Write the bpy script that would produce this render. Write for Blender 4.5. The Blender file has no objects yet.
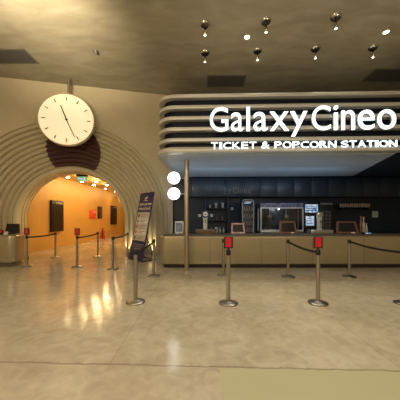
import bpy, bmesh, math, random
from mathutils import Vector, Matrix
random.seed(7)
PI = math.pi
S = bpy.context.scene
COL = S.collection
F, H, CX, CY = 240.0, 1.55, 200.0, 217.0      # focal length (px), eye height, horizon

def W(px, py, Y):                               # a pixel seen at depth Y -> world point
    return Vector(((px-CX)*Y/F, Y, H-(py-CY)*Y/F))
def FL(px, py):                                 # a pixel on the floor -> world point
    Y = F*H/(py-CY)
    return Vector(((px-CX)*Y/F, Y, 0))

# ------------------------------------------------------------------ materials
def nmat(name):
    m = bpy.data.materials.new(name); m.use_nodes = True
    nt = m.node_tree
    return m, nt, nt.nodes['Principled BSDF']
def sset(b, **kw):
    for k, v in kw.items():
        k = k.replace('_', ' ')
        if k in b.inputs: b.inputs[k].default_value = v
def mat(name, c, rough=.5, metal=0., var=.08, scale=8., bump=0., bscale=60., spec=.5, trans=0., coat=0., alpha=1.):
    m, nt, b = nmat(name)
    sset(b, Roughness=rough, Metallic=metal, Alpha=alpha)
    b.inputs['Specular IOR Level'].default_value = spec
    b.inputs['Transmission Weight'].default_value = trans
    b.inputs['Coat Weight'].default_value = coat
    b.inputs['Coat Roughness'].default_value = .08
    tc = nt.nodes.new('ShaderNodeTexCoord')
    nz = nt.nodes.new('ShaderNodeTexNoise'); nz.inputs['Scale'].default_value = scale; nz.inputs['Detail'].default_value = 5
    nt.links.new(tc.outputs['Object'], nz.inputs['Vector'])
    cr = nt.nodes.new('ShaderNodeValToRGB')
    cr.color_ramp.elements[0].position = .3; cr.color_ramp.elements[1].position = .7
    cr.color_ramp.elements[0].color = (*[max(0, x*(1-var)) for x in c], 1)
    cr.color_ramp.elements[1].color = (*[min(1, x*(1+var)) for x in c], 1)
    nt.links.new(nz.outputs['Fac'], cr.inputs['Fac']); nt.links.new(cr.outputs['Color'], b.inputs['Base Color'])
    if bump:
        n2 = nt.nodes.new('ShaderNodeTexNoise'); n2.inputs['Scale'].default_value = bscale; n2.inputs['Detail'].default_value = 4
        nt.links.new(tc.outputs['Object'], n2.inputs['Vector'])
        bp = nt.nodes.new('ShaderNodeBump'); bp.inputs['Strength'].default_value = bump; bp.inputs['Distance'].default_value = .02
        nt.links.new(n2.outputs['Fac'], bp.inputs['Height']); nt.links.new(bp.outputs['Normal'], b.inputs['Normal'])
    return m
def emat(name, c, strength):
    m, nt, b = nmat(name)
    sset(b, Roughness=.4)
    b.inputs['Base Color'].default_value = (*c, 1)
    b.inputs['Emission Color'].default_value = (*c, 1)
    b.inputs['Emission Strength'].default_value = strength
    return m
def brushed(name, c, rough, metal, stretch):
    m, nt, b = nmat(name)
    sset(b, Metallic=metal)
    tc = nt.nodes.new('ShaderNodeTexCoord'); mp = nt.nodes.new('ShaderNodeMapping')
    mp.inputs['Scale'].default_value = stretch
    nz = nt.nodes.new('ShaderNodeTexNoise'); nz.inputs['Scale'].default_value = 3; nz.inputs['Detail'].default_value = 6
    nt.links.new(tc.outputs['Object'], mp.inputs['Vector']); nt.links.new(mp.outputs['Vector'], nz.inputs['Vector'])
    cr = nt.nodes.new('ShaderNodeValToRGB')
    cr.color_ramp.elements[0].color = (*[x*.88 for x in c], 1); cr.color_ramp.elements[1].color = (*[min(1, x*1.1) for x in c], 1)
    nt.links.new(nz.outputs['Fac'], cr.inputs['Fac']); nt.links.new(cr.outputs['Color'], b.inputs['Base Color'])
    mr = nt.nodes.new('ShaderNodeMapRange'); mr.inputs['To Min'].default_value = rough*.8; mr.inputs['To Max'].default_value = rough*1.25
    nt.links.new(nz.outputs['Fac'], mr.inputs['Value']); nt.links.new(mr.outputs['Result'], b.inputs['Roughness'])
    return m

WALLC = (.53, .455, .305)
M = {}
M['wall'] = mat('beige_paint', WALLC, .62, var=.05, scale=1.3, bump=.05, bscale=25)
M['dark_wall'] = mat('dark_navy_panel', (.010, .018, .034), .4, var=.2, scale=2, spec=.35)
M['dark_gloss'] = mat('dark_gloss_lacquer', (.008, .02, .04), .38, var=.15, scale=2, coat=.05)
M['black'] = mat('black_plastic', (.012, .011, .011), .45, var=.2, scale=20)
M['black_satin'] = mat('black_satin', (.014, .012, .012), .36, var=.2, scale=12, spec=.35)
M['belt'] = mat('black_webbing', (.012, .012, .013), .75, var=.2, scale=80, bump=.3, bscale=300)
M['steel'] = brushed('brushed_steel', (.42, .38, .33), .33, 1., (40, 40, 1.5))
M['steel_base'] = brushed('spun_steel', (.36, .33, .29), .3, 1., (8, 8, 8))
M['champagne'] = brushed('champagne_metal', (.41, .345, .225), .30, .5, (1.2, 1.2, 14))
M['champagne_top'] = mat('champagne_top', (.13, .11, .085), .3, var=.15, scale=6)
M['seam'] = mat('seam_shadow_gap', (.10, .085, .055), .5)
M['louver'] = brushed('champagne_louver', (.50, .485, .45), .46, .4, (1, 1, 12))
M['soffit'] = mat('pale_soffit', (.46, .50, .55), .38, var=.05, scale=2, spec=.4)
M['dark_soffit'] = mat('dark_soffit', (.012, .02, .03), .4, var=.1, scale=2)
M['bronze'] = brushed('bronze_tube', (.46, .40, .31), .33, .9, (20, 20, 1))
M['trim_black'] = mat('dark_recess', (.003, .006, .015), .5, var=.2, scale=3, spec=.15)
M['orange'] = mat('orange_wall_paint', (.60, .345, .085), .42, var=.08, scale=.8)
M['orange_ceil'] = mat('corridor_ceiling_paint', (.62, .40, .16), .6, var=.05, scale=1)
M['white'] = mat('white_plastic', (.75, .74, .70), .4, var=.04)
M['grey_white'] = mat('pale_grey_plastic', (.45, .47, .50), .4, var=.06)
M['navy'] = mat('navy_print', (.028, .03, .10), .45, var=.1, scale=4)
M['paper'] = mat('pale_print', (.60, .55, .46), .55, var=.05, scale=5)
M['ink'] = mat('grey_ink', (.30, .27, .24), .6)
M['ink_white'] = mat('white_ink', (.78, .76, .74), .5, var=.03)
M['badge_red'] = mat('red_ink', (.62, .10, .05), .5)
M['badge_dark'] = mat('dark_ink', (.06, .05, .05), .5)
M['badge_green'] = mat('green_ink', (.08, .20, .12), .5)
M['red'] = mat('red_card', (.50, .012, .02), .4, var=.1, scale=10)
M['red_paint'] = mat('red_enamel', (.45, .015, .01), .3, var=.08)
M['red_sign'] = mat('red_sign_print', (.72, .07, .02), .45, var=.08)
M['vent'] = mat('vent_grille_grey', (.085, .08, .07), .6, var=.2, scale=30)
M['vent_frame'] = mat('vent_frame_grey', (.14, .13, .11), .5)
M['copper'] = mat('copper_case', (.16, .075, .05), .42, metal=.5, var=.25, scale=14)
M['pink'] = mat('pink_case', (.50, .30, .34), .4, var=.35, scale=16)
M['screen_off'] = mat('dark_screen', (.012, .012, .014), .28, var=.2, spec=.3)
M['chrome'] = brushed('chrome', (.62, .60, .57), .14, 1., (3, 3, 3))
M['wood'] = mat('walnut_box', (.13, .085, .05), .4, var=.45, scale=18)
M['steel_box'] = brushed('satin_steel_box', (.42, .42, .42), .3, .8, (2, 2, 20))
M['silver_frame'] = mat('silver_frame', (.62, .64, .67), .3, metal=.35, var=.06, scale=5)
M['glass'] = mat('clear_glass', (.9, .93, .95), .04, var=.01, trans=1.)
M['cup'] = mat('smoky_cup', (.34, .25, .17), .2, var=.2, scale=12)
M['jar'] = mat('pale_ceramic', (.42, .42, .42), .35, var=.08)
M['bottle_brown'] = mat('brown_bottle', (.16, .09, .05), .18, var=.2, coat=.4)
M['bottle_pale'] = mat('pale_bottle', (.38, .34, .29), .25, var=.2)
M['popcorn'] = mat('popcorn', (.75, .58, .28), .7, var=.3, scale=40, bump=1., bscale=40)
M['brown_cap'] = mat('header_print', (.16, .16, .24), .35, var=.8, scale=7)
M['clock_rim'] = mat('clock_rim_cream', (.62, .54, .36), .4, var=.03)
M['hand'] = mat('dark_hand', (.03, .032, .022), .7, spec=.1)
M['lens_corridor'] = emat('corridor_lamp_lens', (1., .78, .42), 85)
M['lens'] = emat('lamp_lens', (1., .86, .62), 18)
M['lens_dim'] = emat('lamp_lens_dim', (1., .88, .68), 5)
M['uplight'] = emat('uplight_lens', (1., .86, .55), 14)
M['clock_face'] = emat('lit_clock_face', (1., .88, .60), .46)
M['disc_sign'] = emat('lit_disc', (.95, 1., 1.), 3.2)
M['disc_ink'] = mat('disc_ink', (.80, .84, .86), .5)
M['letter'] = emat('lit_letter', (.80, .96, 1.), 1.35)
M['letter_side'] = mat('letter_return', (.35, .37, .40), .4)
M['dim_letter'] = mat('dim_grey_letter', (.13, .14, .15), .4)
M['exit'] = emat('exit_panel', (.25, .55, .38), .55)
M['exit_white'] = emat('exit_pictogram', (.75, .95, .85), .8)
M['red_glow'] = emat('red_glow_card', (.42, .008, .016), .16)  # faint glow put into the card material itself; no lamp behind it

def screen_mat(name, ca, cb, strength, sc):
    m, nt, b = nmat(name)
    tc = nt.nodes.new('ShaderNodeTexCoord'); v = nt.nodes.new('ShaderNodeTexVoronoi'); v.inputs['Scale'].default_value = sc
    nt.links.new(tc.outputs['Object'], v.inputs['Vector'])
    cr = nt.nodes.new('ShaderNodeValToRGB')
    cr.color_ramp.elements[0].color = (*ca, 1); cr.color_ramp.elements[1].color = (*cb, 1)
    cr.color_ramp.elements[0].position = .2; cr.color_ramp.elements[1].position = .8
    nt.links.new(v.outputs['Color'], cr.inputs['Fac'])
    nt.links.new(cr.outputs['Color'], b.inputs['Emission Color']); b.inputs['Emission Strength'].default_value = strength
    b.inputs['Base Color'].default_value = (.02, .02, .02, 1); sset(b, Roughness=.2)
    return m
M['screen_blue'] = screen_mat('menu_screen_lit', (.10, .28, .55), (.75, .88, 1.), .8, 9)
M['screen_pos'] = screen_mat('till_screen_dim', (.16, .17, .18), (.34, .34, .34), .35, 6)

def floor_material():
    m, nt, b = nmat('polished_concrete')
    N, L = nt.nodes.new, nt.links.new
    tc = N('ShaderNodeTexCoord'); sp = N('ShaderNodeSeparateXYZ'); L(tc.outputs['Object'], sp.inputs[0])
    def math_(op, a, bb):
        n = N('ShaderNodeMath'); n.operation = op
        for i, v in enumerate((a, bb)):
            if isinstance(v, (int, float)): n.inputs[i].default_value = v
            else: L(v, n.inputs[i])
        return n.outputs[0]
    n1 = N('ShaderNodeTexNoise'); n1.inputs['Scale'].default_value = .9; n1.inputs['Detail'].default_value = 8; n1.inputs['Roughness'].default_value = .62
    n2 = N('ShaderNodeTexNoise'); n2.inputs['Scale'].default_value = 5; n2.inputs['Detail'].default_value = 8; n2.inputs['Distortion'].default_value = 1.2
    L(tc.outputs['Object'], n1.inputs['Vector']); L(tc.outputs['Object'], n2.inputs['Vector'])
    mix = math_('ADD', math_('MULTIPLY', n1.outputs['Fac'], .55), math_('MULTIPLY', n2.outputs['Fac'], .45))
    cr = N('ShaderNodeValToRGB'); e = cr.color_ramp.elements
    e[0].position = .34; e[0].color = (.37, .32, .23, 1); e[1].position = .64; e[1].color = (.56, .505, .395, 1)
    L(mix, cr.inputs['Fac'])
    # the greenish infill slab near the camera
    inx = math_('GREATER_THAN', sp.outputs['X'], .20); iny = math_('LESS_THAN', sp.outputs['Y'], 2.46)
    mask = math_('MULTIPLY', inx, iny)
    mx = N('ShaderNodeMixRGB'); L(mask, mx.inputs[0]); L(cr.outputs['Color'], mx.inputs[1]); mx.inputs[2].default_value = (.46, .44, .29, 1)
    # joints
    wob = math_('MULTIPLY', math_('SUBTRACT', n2.outputs['Fac'], .5), .05)
    ys = math_('ADD', sp.outputs['Y'], math_('MULTIPLY', sp.outputs['X'], .036))
    jy = math_('LESS_THAN', math_('ABSOLUTE', math_('ADD', math_('SUBTRACT', ys, 2.49), wob), 0), .012)
    line2 = math_('ABSOLUTE', math_('SUBTRACT', math_('MODULO', math_('ADD', sp.outputs['X'], 20.45), 3.0), 1.5), 0)
    jx = math_('MULTIPLY', math_('LESS_THAN', line2, .006), math_('GREATER_THAN', sp.outputs['Y'], 2.49))
    jd = math_('LESS_THAN', math_('ABSOLUTE', math_('SUBTRACT', math_('ADD', sp.outputs['Y'], math_('MULTIPLY', sp.outputs['X'], .9)), 7.8), 0), .008)
    jts = math_('MINIMUM', math_('ADD', math_('ADD', jy, math_('MULTIPLY', jx, .6)), math_('MULTIPLY', jd, .6)), 1)
    mj = N('ShaderNodeMixRGB'); L(math_('MULTIPLY', jts, .55), mj.inputs[0]); L(mx.outputs[0], mj.inputs[1]); mj.inputs[2].default_value = (.16, .13, .085, 1)
    L(mj.outputs[0], b.inputs['Base Color'])
    mr = N('ShaderNodeMapRange'); mr.inputs['From Min'].default_value = .35; mr.inputs['From Max'].default_value = .65
    mr.inputs['To Min'].default_value = .10; mr.inputs['To Max'].default_value = .17
    L(mix, mr.inputs['Value']); L(mr.outputs['Result'], b.inputs['Roughness'])
    bp = N('ShaderNodeBump'); bp.inputs['Strength'].default_value = .06; bp.inputs['Distance'].default_value = .02
    L(n2.outputs['Fac'], bp.inputs['Height']); L(bp.outputs['Normal'], b.inputs['Normal'])
    b.inputs['Specular IOR Level'].default_value = .55
    return m
M['floor'] = floor_material()

def ceiling_material():
    m, nt, b = nmat('trowelled_ceiling_plaster')
    N, L = nt.nodes.new, nt.links.new
    tc = N('ShaderNodeTexCoord'); mp = N('ShaderNodeMapping'); mp.inputs['Rotation'].default_value = (0, 0, .6); mp.inputs['Scale'].default_value = (1, 2.6, 1)
    n1 = N('ShaderNodeTexNoise'); n1.inputs['Scale'].default_value = 1.1; n1.inputs['Detail'].default_value = 8; n1.inputs['Distortion'].default_value = .8
    L(tc.outputs['Object'], mp.inputs[0]); L(mp.outputs[0], n1.inputs['Vector'])
    cr = N('ShaderNodeValToRGB'); e = cr.color_ramp.elements
    e[0].position = .35; e[0].color = (.27, .24, .17, 1); e[1].position = .68; e[1].color = (.36, .325, .24, 1)
    L(n1.outputs['Fac'], cr.inputs['Fac']); L(cr.outputs['Color'], b.inputs['Base Color'])
    b.inputs['Roughness'].default_value = .42
    bp = N('ShaderNodeBump'); bp.inputs['Strength'].default_value = .12; bp.inputs['Distance'].default_value = .05
    L(n1.outputs['Fac'], bp.inputs['Height']); L(bp.outputs['Normal'], b.inputs['Normal'])
    return m
M['ceiling'] = ceiling_material()

def arch_material():
    # beige paint with one large brown painted disc over the crown of the ribs
    m, nt, b = nmat('ribbed_arch_paint')
    N, L = nt.nodes.new, nt.links.new
    tc = N('ShaderNodeTexCoord'); sp = N('ShaderNodeSeparateXYZ'); L(tc.outputs['Object'], sp.inputs[0])
    def math_(op, a, bb=0):
        n = N('ShaderNodeMath'); n.operation = op
        for i, v in enumerate((a, bb)):
            if isinstance(v, (int, float)): n.inputs[i].default_value = v
            else: L(v, n.inputs[i])
        return n.outputs[0]
    def dist(cx, cz):
        dx = math_('SUBTRACT', sp.outputs['X'], cx); dz = math_('SUBTRACT', sp.outputs['Z'], cz)
        return math_('SQRT', math_('ADD', math_('MULTIPLY', dx, dx), math_('MULTIPLY', dz, dz)))
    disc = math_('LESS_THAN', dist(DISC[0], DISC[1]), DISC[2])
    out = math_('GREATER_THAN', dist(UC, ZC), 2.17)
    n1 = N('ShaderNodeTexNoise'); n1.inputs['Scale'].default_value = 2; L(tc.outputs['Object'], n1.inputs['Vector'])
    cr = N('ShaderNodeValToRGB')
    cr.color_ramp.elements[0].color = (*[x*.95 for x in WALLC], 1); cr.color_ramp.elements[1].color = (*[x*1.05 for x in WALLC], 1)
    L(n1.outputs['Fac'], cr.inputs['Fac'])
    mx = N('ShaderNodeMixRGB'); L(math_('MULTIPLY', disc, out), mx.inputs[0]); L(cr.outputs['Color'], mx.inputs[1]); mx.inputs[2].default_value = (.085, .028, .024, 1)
    L(mx.outputs[0], b.inputs['Base Color']); b.inputs['Roughness'].default_value = .55
    return m

# ------------------------------------------------------------------ mesh helpers
def link(name, me, m, parent=None):
    o = bpy.data.objects.new(name, me); COL.objects.link(o)
    if m is not None:
        if isinstance(m, (list, tuple)):
            for x in m: me.materials.append(x)
        else: me.materials.append(m)
    if parent is not None: o.parent = parent
    return o
def fin(bm, name, m, parent=None, smooth=True, ang=.7, loc=None):
    bmesh.ops.recalc_face_normals(bm, faces=bm.faces)
    me = bpy.data.meshes.new(name); bm.to_mesh(me); bm.free()
    if smooth:
        for p in me.polygons: p.use_smooth = True
        me.set_sharp_from_angle(angle=ang)
    o = link(name, me, m, parent)
    if loc is not None: o.location = loc
    return o
def add_box(bm, x0, x1, y0, y1, z0, z1, bev=0., seg=2):
    vs = [bm.verts.new((x, y, z)) for z in (z0, z1) for y in (y0, y1) for x in (x0, x1)]
    fs = [bm.faces.new([vs[i] for i in f]) for f in ((0,2,3,1),(4,5,7,6),(0,1,5,4),(2,6,7,3),(0,4,6,2),(1,3,7,5))]
    if bev:
        es = list({e for f in fs for e in f.edges})
        bmesh.ops.bevel(bm, geom=es, offset=bev, segments=seg, affect='EDGES', profile=.5)
    return vs
def add_lathe(bm, prof, seg=32, c=(0, 0, 0), mtx=None):
    rings = []
    for r, z in prof:
        if r < 1e-6:
            rings.append([bm.verts.new((0, 0, z))])
        else:
            rings.append([bm.verts.new((r*math.cos(2*PI*i/seg), r*math.sin(2*PI*i/seg), z)) for i in range(seg)])
    for a, b in zip(rings, rings[1:]):
        for i in range(seg):
            j = (i+1) % seg
            if len(a) == 1 and len(b) == 1: continue
            if len(a) == 1: bm.faces.new((a[0], b[i], b[j]))
            elif len(b) == 1: bm.faces.new((a[i], a[j], b[0]))
            else: bm.faces.new((a[i], a[j], b[j], b[i]))
    vs = [v for r in rings for v in r]
    T = Matrix.Translation(c) @ (mtx if mtx else Matrix.Identity(4))
    for v in vs: v.co = T @ v.co
    return vs
def add_tube(bm, pts, r, seg=12, cap=True):
    pts = [Vector(p) for p in pts]; rings = []
    up = Vector((0, 0, 1))
    for i, p in enumerate(pts):
        d = (pts[min(i+1, len(pts)-1)]-pts[max(i-1, 0)]).normalized()
        a = d.cross(up if abs(d.z) < .95 else Vector((1, 0, 0))).normalized(); b = d.cross(a)
        rings.append([bm.verts.new(p+r*(math.cos(2*PI*k/seg)*a+math.sin(2*PI*k/seg)*b)) for k in range(seg)])
    for A, B in zip(rings, rings[1:]):
        for k in range(seg): bm.faces.new((A[k], A[(k+1) % seg], B[(k+1) % seg], B[k]))
    if cap: bm.faces.new(rings[0]); bm.faces.new(rings[-1])
def outline(corners, radii, n=8):
    """counter-clockwise convex corners -> rounded outline [(x, y, nx, ny)]; offset by the normals"""
    out = []; k = len(corners)
    for i in range(k):
        p0, p, p1 = (Vector(corners[j % k]) for j in (i-1, i, i+1))
        d0 = (p-p0).normalized(); d1 = (p1-p).normalized()
        n0 = Vector((d0.y, -d0.x)); n1 = Vector((d1.y, -d1.x)); r = radii[i]
        a = d0.angle(d1)
        if r <= 1e-6:
            nn = (n0+n1).normalized()/max(.2, math.cos(a/2)); out.append((p.x, p.y, nn.x, nn.y)); continue
        t = r*math.tan(a/2); c = p-d0*t-n0*r
        a0 = math.atan2(n0.y, n0.x)
        for q in range(n+1):
            th = a0+a*q/n
            out.append((c.x+r*math.cos(th), c.y+r*math.sin(th), math.cos(th), math.sin(th)))
    return out
def add_solid(bm, ol, prof, caps=(True, True)):
    """prof: [(outward offset, z)] from bottom to top"""
    rings = [[bm.verts.new((x+nx*o, y+ny*o, z)) for x, y, nx, ny in ol] for o, z in prof]
    k = len(ol)
    for A, B in zip(rings, rings[1:]):
        for i in range(k): bm.faces.new((A[i], A[(i+1) % k], B[(i+1) % k], B[i]))
    if caps[0]: bm.faces.new(rings[0][::-1])
    if caps[1]: bm.faces.new(rings[-1])
def box(name, x0, x1, y0, y1, z0, z1, m, parent=None, bev=0., **kw):
    bm = bmesh.new(); add_box(bm, x0, x1, y0, y1, z0, z1, bev); return fin(bm, name, m, parent, **kw)
def lathe(name, prof, m, parent=None, seg=32, c=(0,0,0), mtx=None, **kw):
    bm = bmesh.new(); add_lathe(bm, prof, seg, c, mtx); return fin(bm, name, m, parent, **kw)
def tube(name, pts, r, m, parent=None, seg=12, **kw):
    bm = bmesh.new(); add_tube(bm, pts, r, seg); return fin(bm, name, m, parent, **kw)
def tag(o, label, cat, group=None):
    o['label'] = label; o['category'] = cat
    if group: o['group'] = group
    return o
def thing(name, label, cat, loc=(0, 0, 0), rz=0., group=None):
    o = bpy.data.objects.new(name, None); COL.objects.link(o); o.empty_display_size = .1
    o.location = loc; o.rotation_euler = (0, 0, rz)
    return tag(o, label, cat, group)
def struct(o):
    o['kind'] = 'structure'; return o
def dup(root, loc, rz=None, label=None, group=None):
    r = root.copy(); COL.objects.link(r); r.location = loc
    if rz is not None: r.rotation_euler = (0, 0, rz)
    if label: r['label'] = label
    if group: r['group'] = group
    for ch in list(root.children):
        c = ch.copy(); COL.objects.link(c); c.parent = r
        for g in ch.children:
            d = g.copy(); COL.objects.link(d); d.parent = c
    return r
RX = Matrix.Rotation(PI/2, 4, 'X')              # local z -> -y (a lathe that faces the camera)

def glyph(ch, offset=0., extrude=.05, bevel=0.):
    cu = bpy.data.curves.new('g', 'FONT'); cu.body = ch; cu.size = 1; cu.offset = offset; cu.extrude = extrude; cu.resolution_u = 5
    cu.bevel_depth = bevel
    o = bpy.data.objects.new('g', cu); COL.objects.link(o)
    bpy.context.view_layer.update()
    me = bpy.data.meshes.new_from_object(o.evaluated_get(bpy.context.evaluated_depsgraph_get()))
    bpy.data.objects.remove(o); bpy.data.curves.remove(cu)
    return me
def glyph_box(me):
    xs = [v.co.x for v in me.vertices]; ys = [v.co.y for v in me.vertices]
    return min(xs), max(xs), min(ys), max(ys)
def fit_text(name, ch, x0, x1, z0, z1, y, depth, m, parent, offset=0.):
    """text mesh stretched to a rectangle of the local XZ plane, facing -Y, front at y"""
    me = glyph(ch, offset, .05); a, b, c, d = glyph_box(me)
    for v in me.vertices:
        q = v.co.copy()
        v.co = (x0+(q.x-a)/(b-a)*(x1-x0), y+(.05-q.z)/.1*depth, z0+(q.y-c)/(d-c)*(z1-z0))
    me.name = name
    me.update()
    return link(name, me, m, parent)

# ------------------------------------------------------------------ arch wall frame
TH = math.radians(12.5)
P0 = Vector((-1.49, 9.93, 0))
UV = Vector((math.cos(TH), math.sin(TH), 0)); NV = Vector((math.sin(TH), -math.cos(TH), 0))
UC, ZC, RO, RI, DEP, TUN = -3.6, 1.43, 3.74, 1.99, .7, 1.42
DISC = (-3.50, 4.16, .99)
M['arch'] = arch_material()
def AW(u, o, z):                                # wall frame (along, towards the room, up) -> world
    return P0+UV*u+NV*o+Vector((0, 0, z))
ZCEIL = 6.6

# ------------------------------------------------------------------ the setting
bm = bmesh.new(); add_box(bm, -9.8, 9.8, -9, 27, -.2, 0)
struct(fin(bm, 'floor', M['floor'], smooth=False))
bm = bmesh.new(); add_box(bm, -9.8, 9.8, -9, 10.4, ZCEIL, ZCEIL+.2)
struct(fin(bm, 'ceiling', M['ceiling'], smooth=False))
struct(box('wall_left', -9.8, -9.6, -9, 8.2, 0, ZCEIL, M['wall']))
struct(box('wall_right', 9.6, 9.8, -9, 10.4, 0, ZCEIL, M['wall']))
struct(box('wall_rear', -9.6, 9.6, -9, -8.8, 0, ZCEIL, M['wall']))
struct(box('wall_back', -1.12, 9.6, 10.2, 10.4, 0, ZCEIL, M['dark_wall']))

# ribbed arch: profile from the outer rim inwards, swept up one leg, over the crown, down the other leg
prof = [(RO+.012, 0.), (RO+.008, .03)]
NR = 10; PITCH = (RO-2.15)/NR
for i in range(NR):
    r0 = RO-i*PITCH; r1 = r0-PITCH
    base = lambda r: -DEP*(RO-r)/(RO-RI)
    for s, b in ((.0, -.05), (.08, -.048), (.25, -.035), (.45, -.018), (.60, .004), (.72, .05), (.80, .085), (.88, .092), (.94, .075), (.985, .01)):
        r = r0-s*PITCH; prof.append((r, base(r)+b))
prof += [(2.15, -.62), (2.14, -.58), (2.11, -.565), (2.03, -.575), (2.0, -.60), (RI, -.65)]
for k in range(3):                              # ribs carry on inside the short tunnel
    o0 = -.70-k*.24
    prof += [(RI, o0), (RI-.01, o0-.08), (RI, o0-.16), (RI+.02, o0-.175), (RI+.11, o0-.185), (RI+.11, o0-.23), (RI+.02, o0-.238)]
prof += [(RI, -TUN), (RI+.5, -TUN)]
path = [(-1, t) for t in (0., .35, .7, 1.05)]
NA = 96
dirs = [(-1., 0., z) for z in (0., .5, 1.)]
dirs += [(math.cos(PI-PI*i/NA), math.sin(PI-PI*i/NA), ZC) for i in range(NA+1)]
dirs += [(1., 0., z) for z in (1., .5, 0.)]
bm = bmesh.new(); grid = []
for cx, cz, z in dirs:
    grid.append([bm.verts.new((UC+cx*r, -o, z+cz*r)) for r, o in prof])
for A, B in zip(grid, grid[1:]):
    for i in range(len(prof)-1): bm.faces.new((A[i], A[i+1], B[i+1], B[i]))
WALLM = Matrix.Translation(P0) @ Matrix.Rotation(TH, 4, 'Z')
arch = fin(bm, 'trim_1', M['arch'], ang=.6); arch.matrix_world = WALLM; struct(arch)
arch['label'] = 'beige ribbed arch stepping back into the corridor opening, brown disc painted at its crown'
# the flat wall round it
bm = bmesh.new()
hole = [(UC+cx*(RO+.012), z+cz*(RO+.012)) for cx, cz, z in dirs]
ring = [(-8.36, 0.)]+hole+[(.36, 0.), (.36, ZCEIL), (-8.36, ZCEIL)]
f = bm.faces.new([bm.verts.new((u, 0, z)) for u, z in ring])
e = bmesh.ops.extrude_face_region(bm, geom=[f])
for v in e['geom']:
    if isinstance(v, bmesh.types.BMVert): v.co.y += .12
bmesh.ops.triangulate(bm, faces=bm.faces)
w = fin(bm, 'wall_front', M['wall'], smooth=False); w.matrix_world = WALLM; struct(w)

# corridor beyond
def slab(name, a, b, t, z0, z1, m):             # wall from a to b (plan), thickness t to the left of a->b
    a, b = Vector((*a, 0)), Vector((*b, 0)); d = (b-a).normalized(); n = Vector((-d.y, d.x, 0))*t
    bm = bmesh.new()
    lo = [bm.verts.new(p+Vector((0, 0, z0))) for p in (a, b, b+n, a+n)]; hi = [bm.verts.new(p+Vector((0, 0, z1))) for p in (a, b, b+n, a+n)]
    bm.faces.new(lo[::-1]); bm.faces.new(hi)
    for i in range(4): bm.faces.new((lo[i], lo[(i+1) % 4], hi[(i+1) % 4], hi[i]))
    return struct(fin(bm, name, m, smooth=False))
CA, CB = Vector((-7.27, 9.95)), Vector((-6.98, 25.))
slab('wall_corridor_left', CA, CB, .2, 0, 3.6, M['orange'])
slab('wall_corridor_right', (-3.0, 11.25), (-3.0, 25.), -.2, 0, 3.6, M['orange'])
slab('wall_corridor_end', (-7.2, 25.), (-2.8, 25.), .2, 0, 3.6, M['orange'])
struct(box('ceiling_corridor', -8., -2.6, 10.2, 25.2, 3.6, 3.7, M['orange_ceil']))
def CW(Y, out=0.):                              # point on the corridor's left wall, out = distance from it
    t = (Y-CA.y)/(CB.y-CA.y); return Vector((CA.x+(CB.x-CA.x)*t+out, Y, 0))
CWA = math.atan2(CB.y-CA.y, CB.x-CA.x)-PI/2      # small turn of that wall from +Y

# ------------------------------------------------------------------ clock
cl = thing('wall_clock', 'large round backlit white clock hanging on a pole above the arch', 'clock')
ctr = AW(-3.60, .42, 4.08+1.0)
Yc = None
# put the centre on its pixel, in a plane parallel to the wall
d = Vector(((66.3-CX)/F, 1, (CY-119.3)/F)); tt = (.42+P0.dot(NV))/d.dot(NV); ctr = Vector((d.x*tt, tt, H+d.z*tt))
cl.location = ctr; cl.rotation_euler = (0, 0, TH)
RC = 26.2*tt/F
lathe('case', [(RC*.92, -.17), (RC, -.15), (RC, -.015), (RC*.985, 0), (RC*.965, 0), (RC*.962, -.03), (0, -.03), (0, -.17), (RC*.92, -.17)], M['clock_rim'], cl, 64, mtx=RX)
face = lathe('face', [(0, -.02), (RC*.965, -.02), (RC*.965, -.028)], M['clock_face'], cl, 64, mtx=RX)
for k in range(12):
    a = k*PI/6
    bm = bmesh.new(); add_box(bm, -.015, .015, .006, .02, RC*.72, RC*.86)
    bmesh.ops.rotate(bm, verts=bm.verts, cent=(0, 0, 0), matrix=Matrix.Rotation(a, 3, 'Y'))
    fin(bm, 'hour_mark', M['hand'], cl, smooth=False)
def hand(name, ang, L0, L1, wd, y):
    bm = bmesh.new()
    p = [(-wd, -L0), (wd, -L0), (wd*.7, L1), (-wd*.7, L1)]
    a = [bm.verts.new((x, y, z)) for x, z in p]; b = [bm.verts.new((x, y-.008, z)) for x, z in p]
    bm.faces.new(a); bm.faces.new(b[::-1])
    for i in range(4): bm.faces.new((a[i], a[(i+1) % 4], b[(i+1) % 4], b[i]))
    bmesh.ops.rotate(bm, verts=bm.verts, cent=(0, 0, 0), matrix=Matrix.Rotation(ang, 3, 'Y'))
    fin(bm, name, M['hand'], cl, smooth=False)
hand('hour_hand', math.radians(-21), .06, RC*.56, .022, .004)
hand('minute_hand', math.radians(156), .10, RC*.74, .016, -.006)
lathe('hub', [(0, .03), (.035, .025), (.04, .0), (.04, -.02), (0, -.02)], M['hand'], cl, 20, mtx=RX)
tube('pole', [(.06, .09, RC*.9), (.06, .09, ZCEIL-ctr.z)], .045, M['bronze'], cl, 16)
lathe('ceiling_plate', [(0, -.02), (.11, -.02), (.11, 0), (0, 0)], M['bronze'], cl, 24, c=(.06, .09, ZCEIL-ctr.z))

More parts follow.
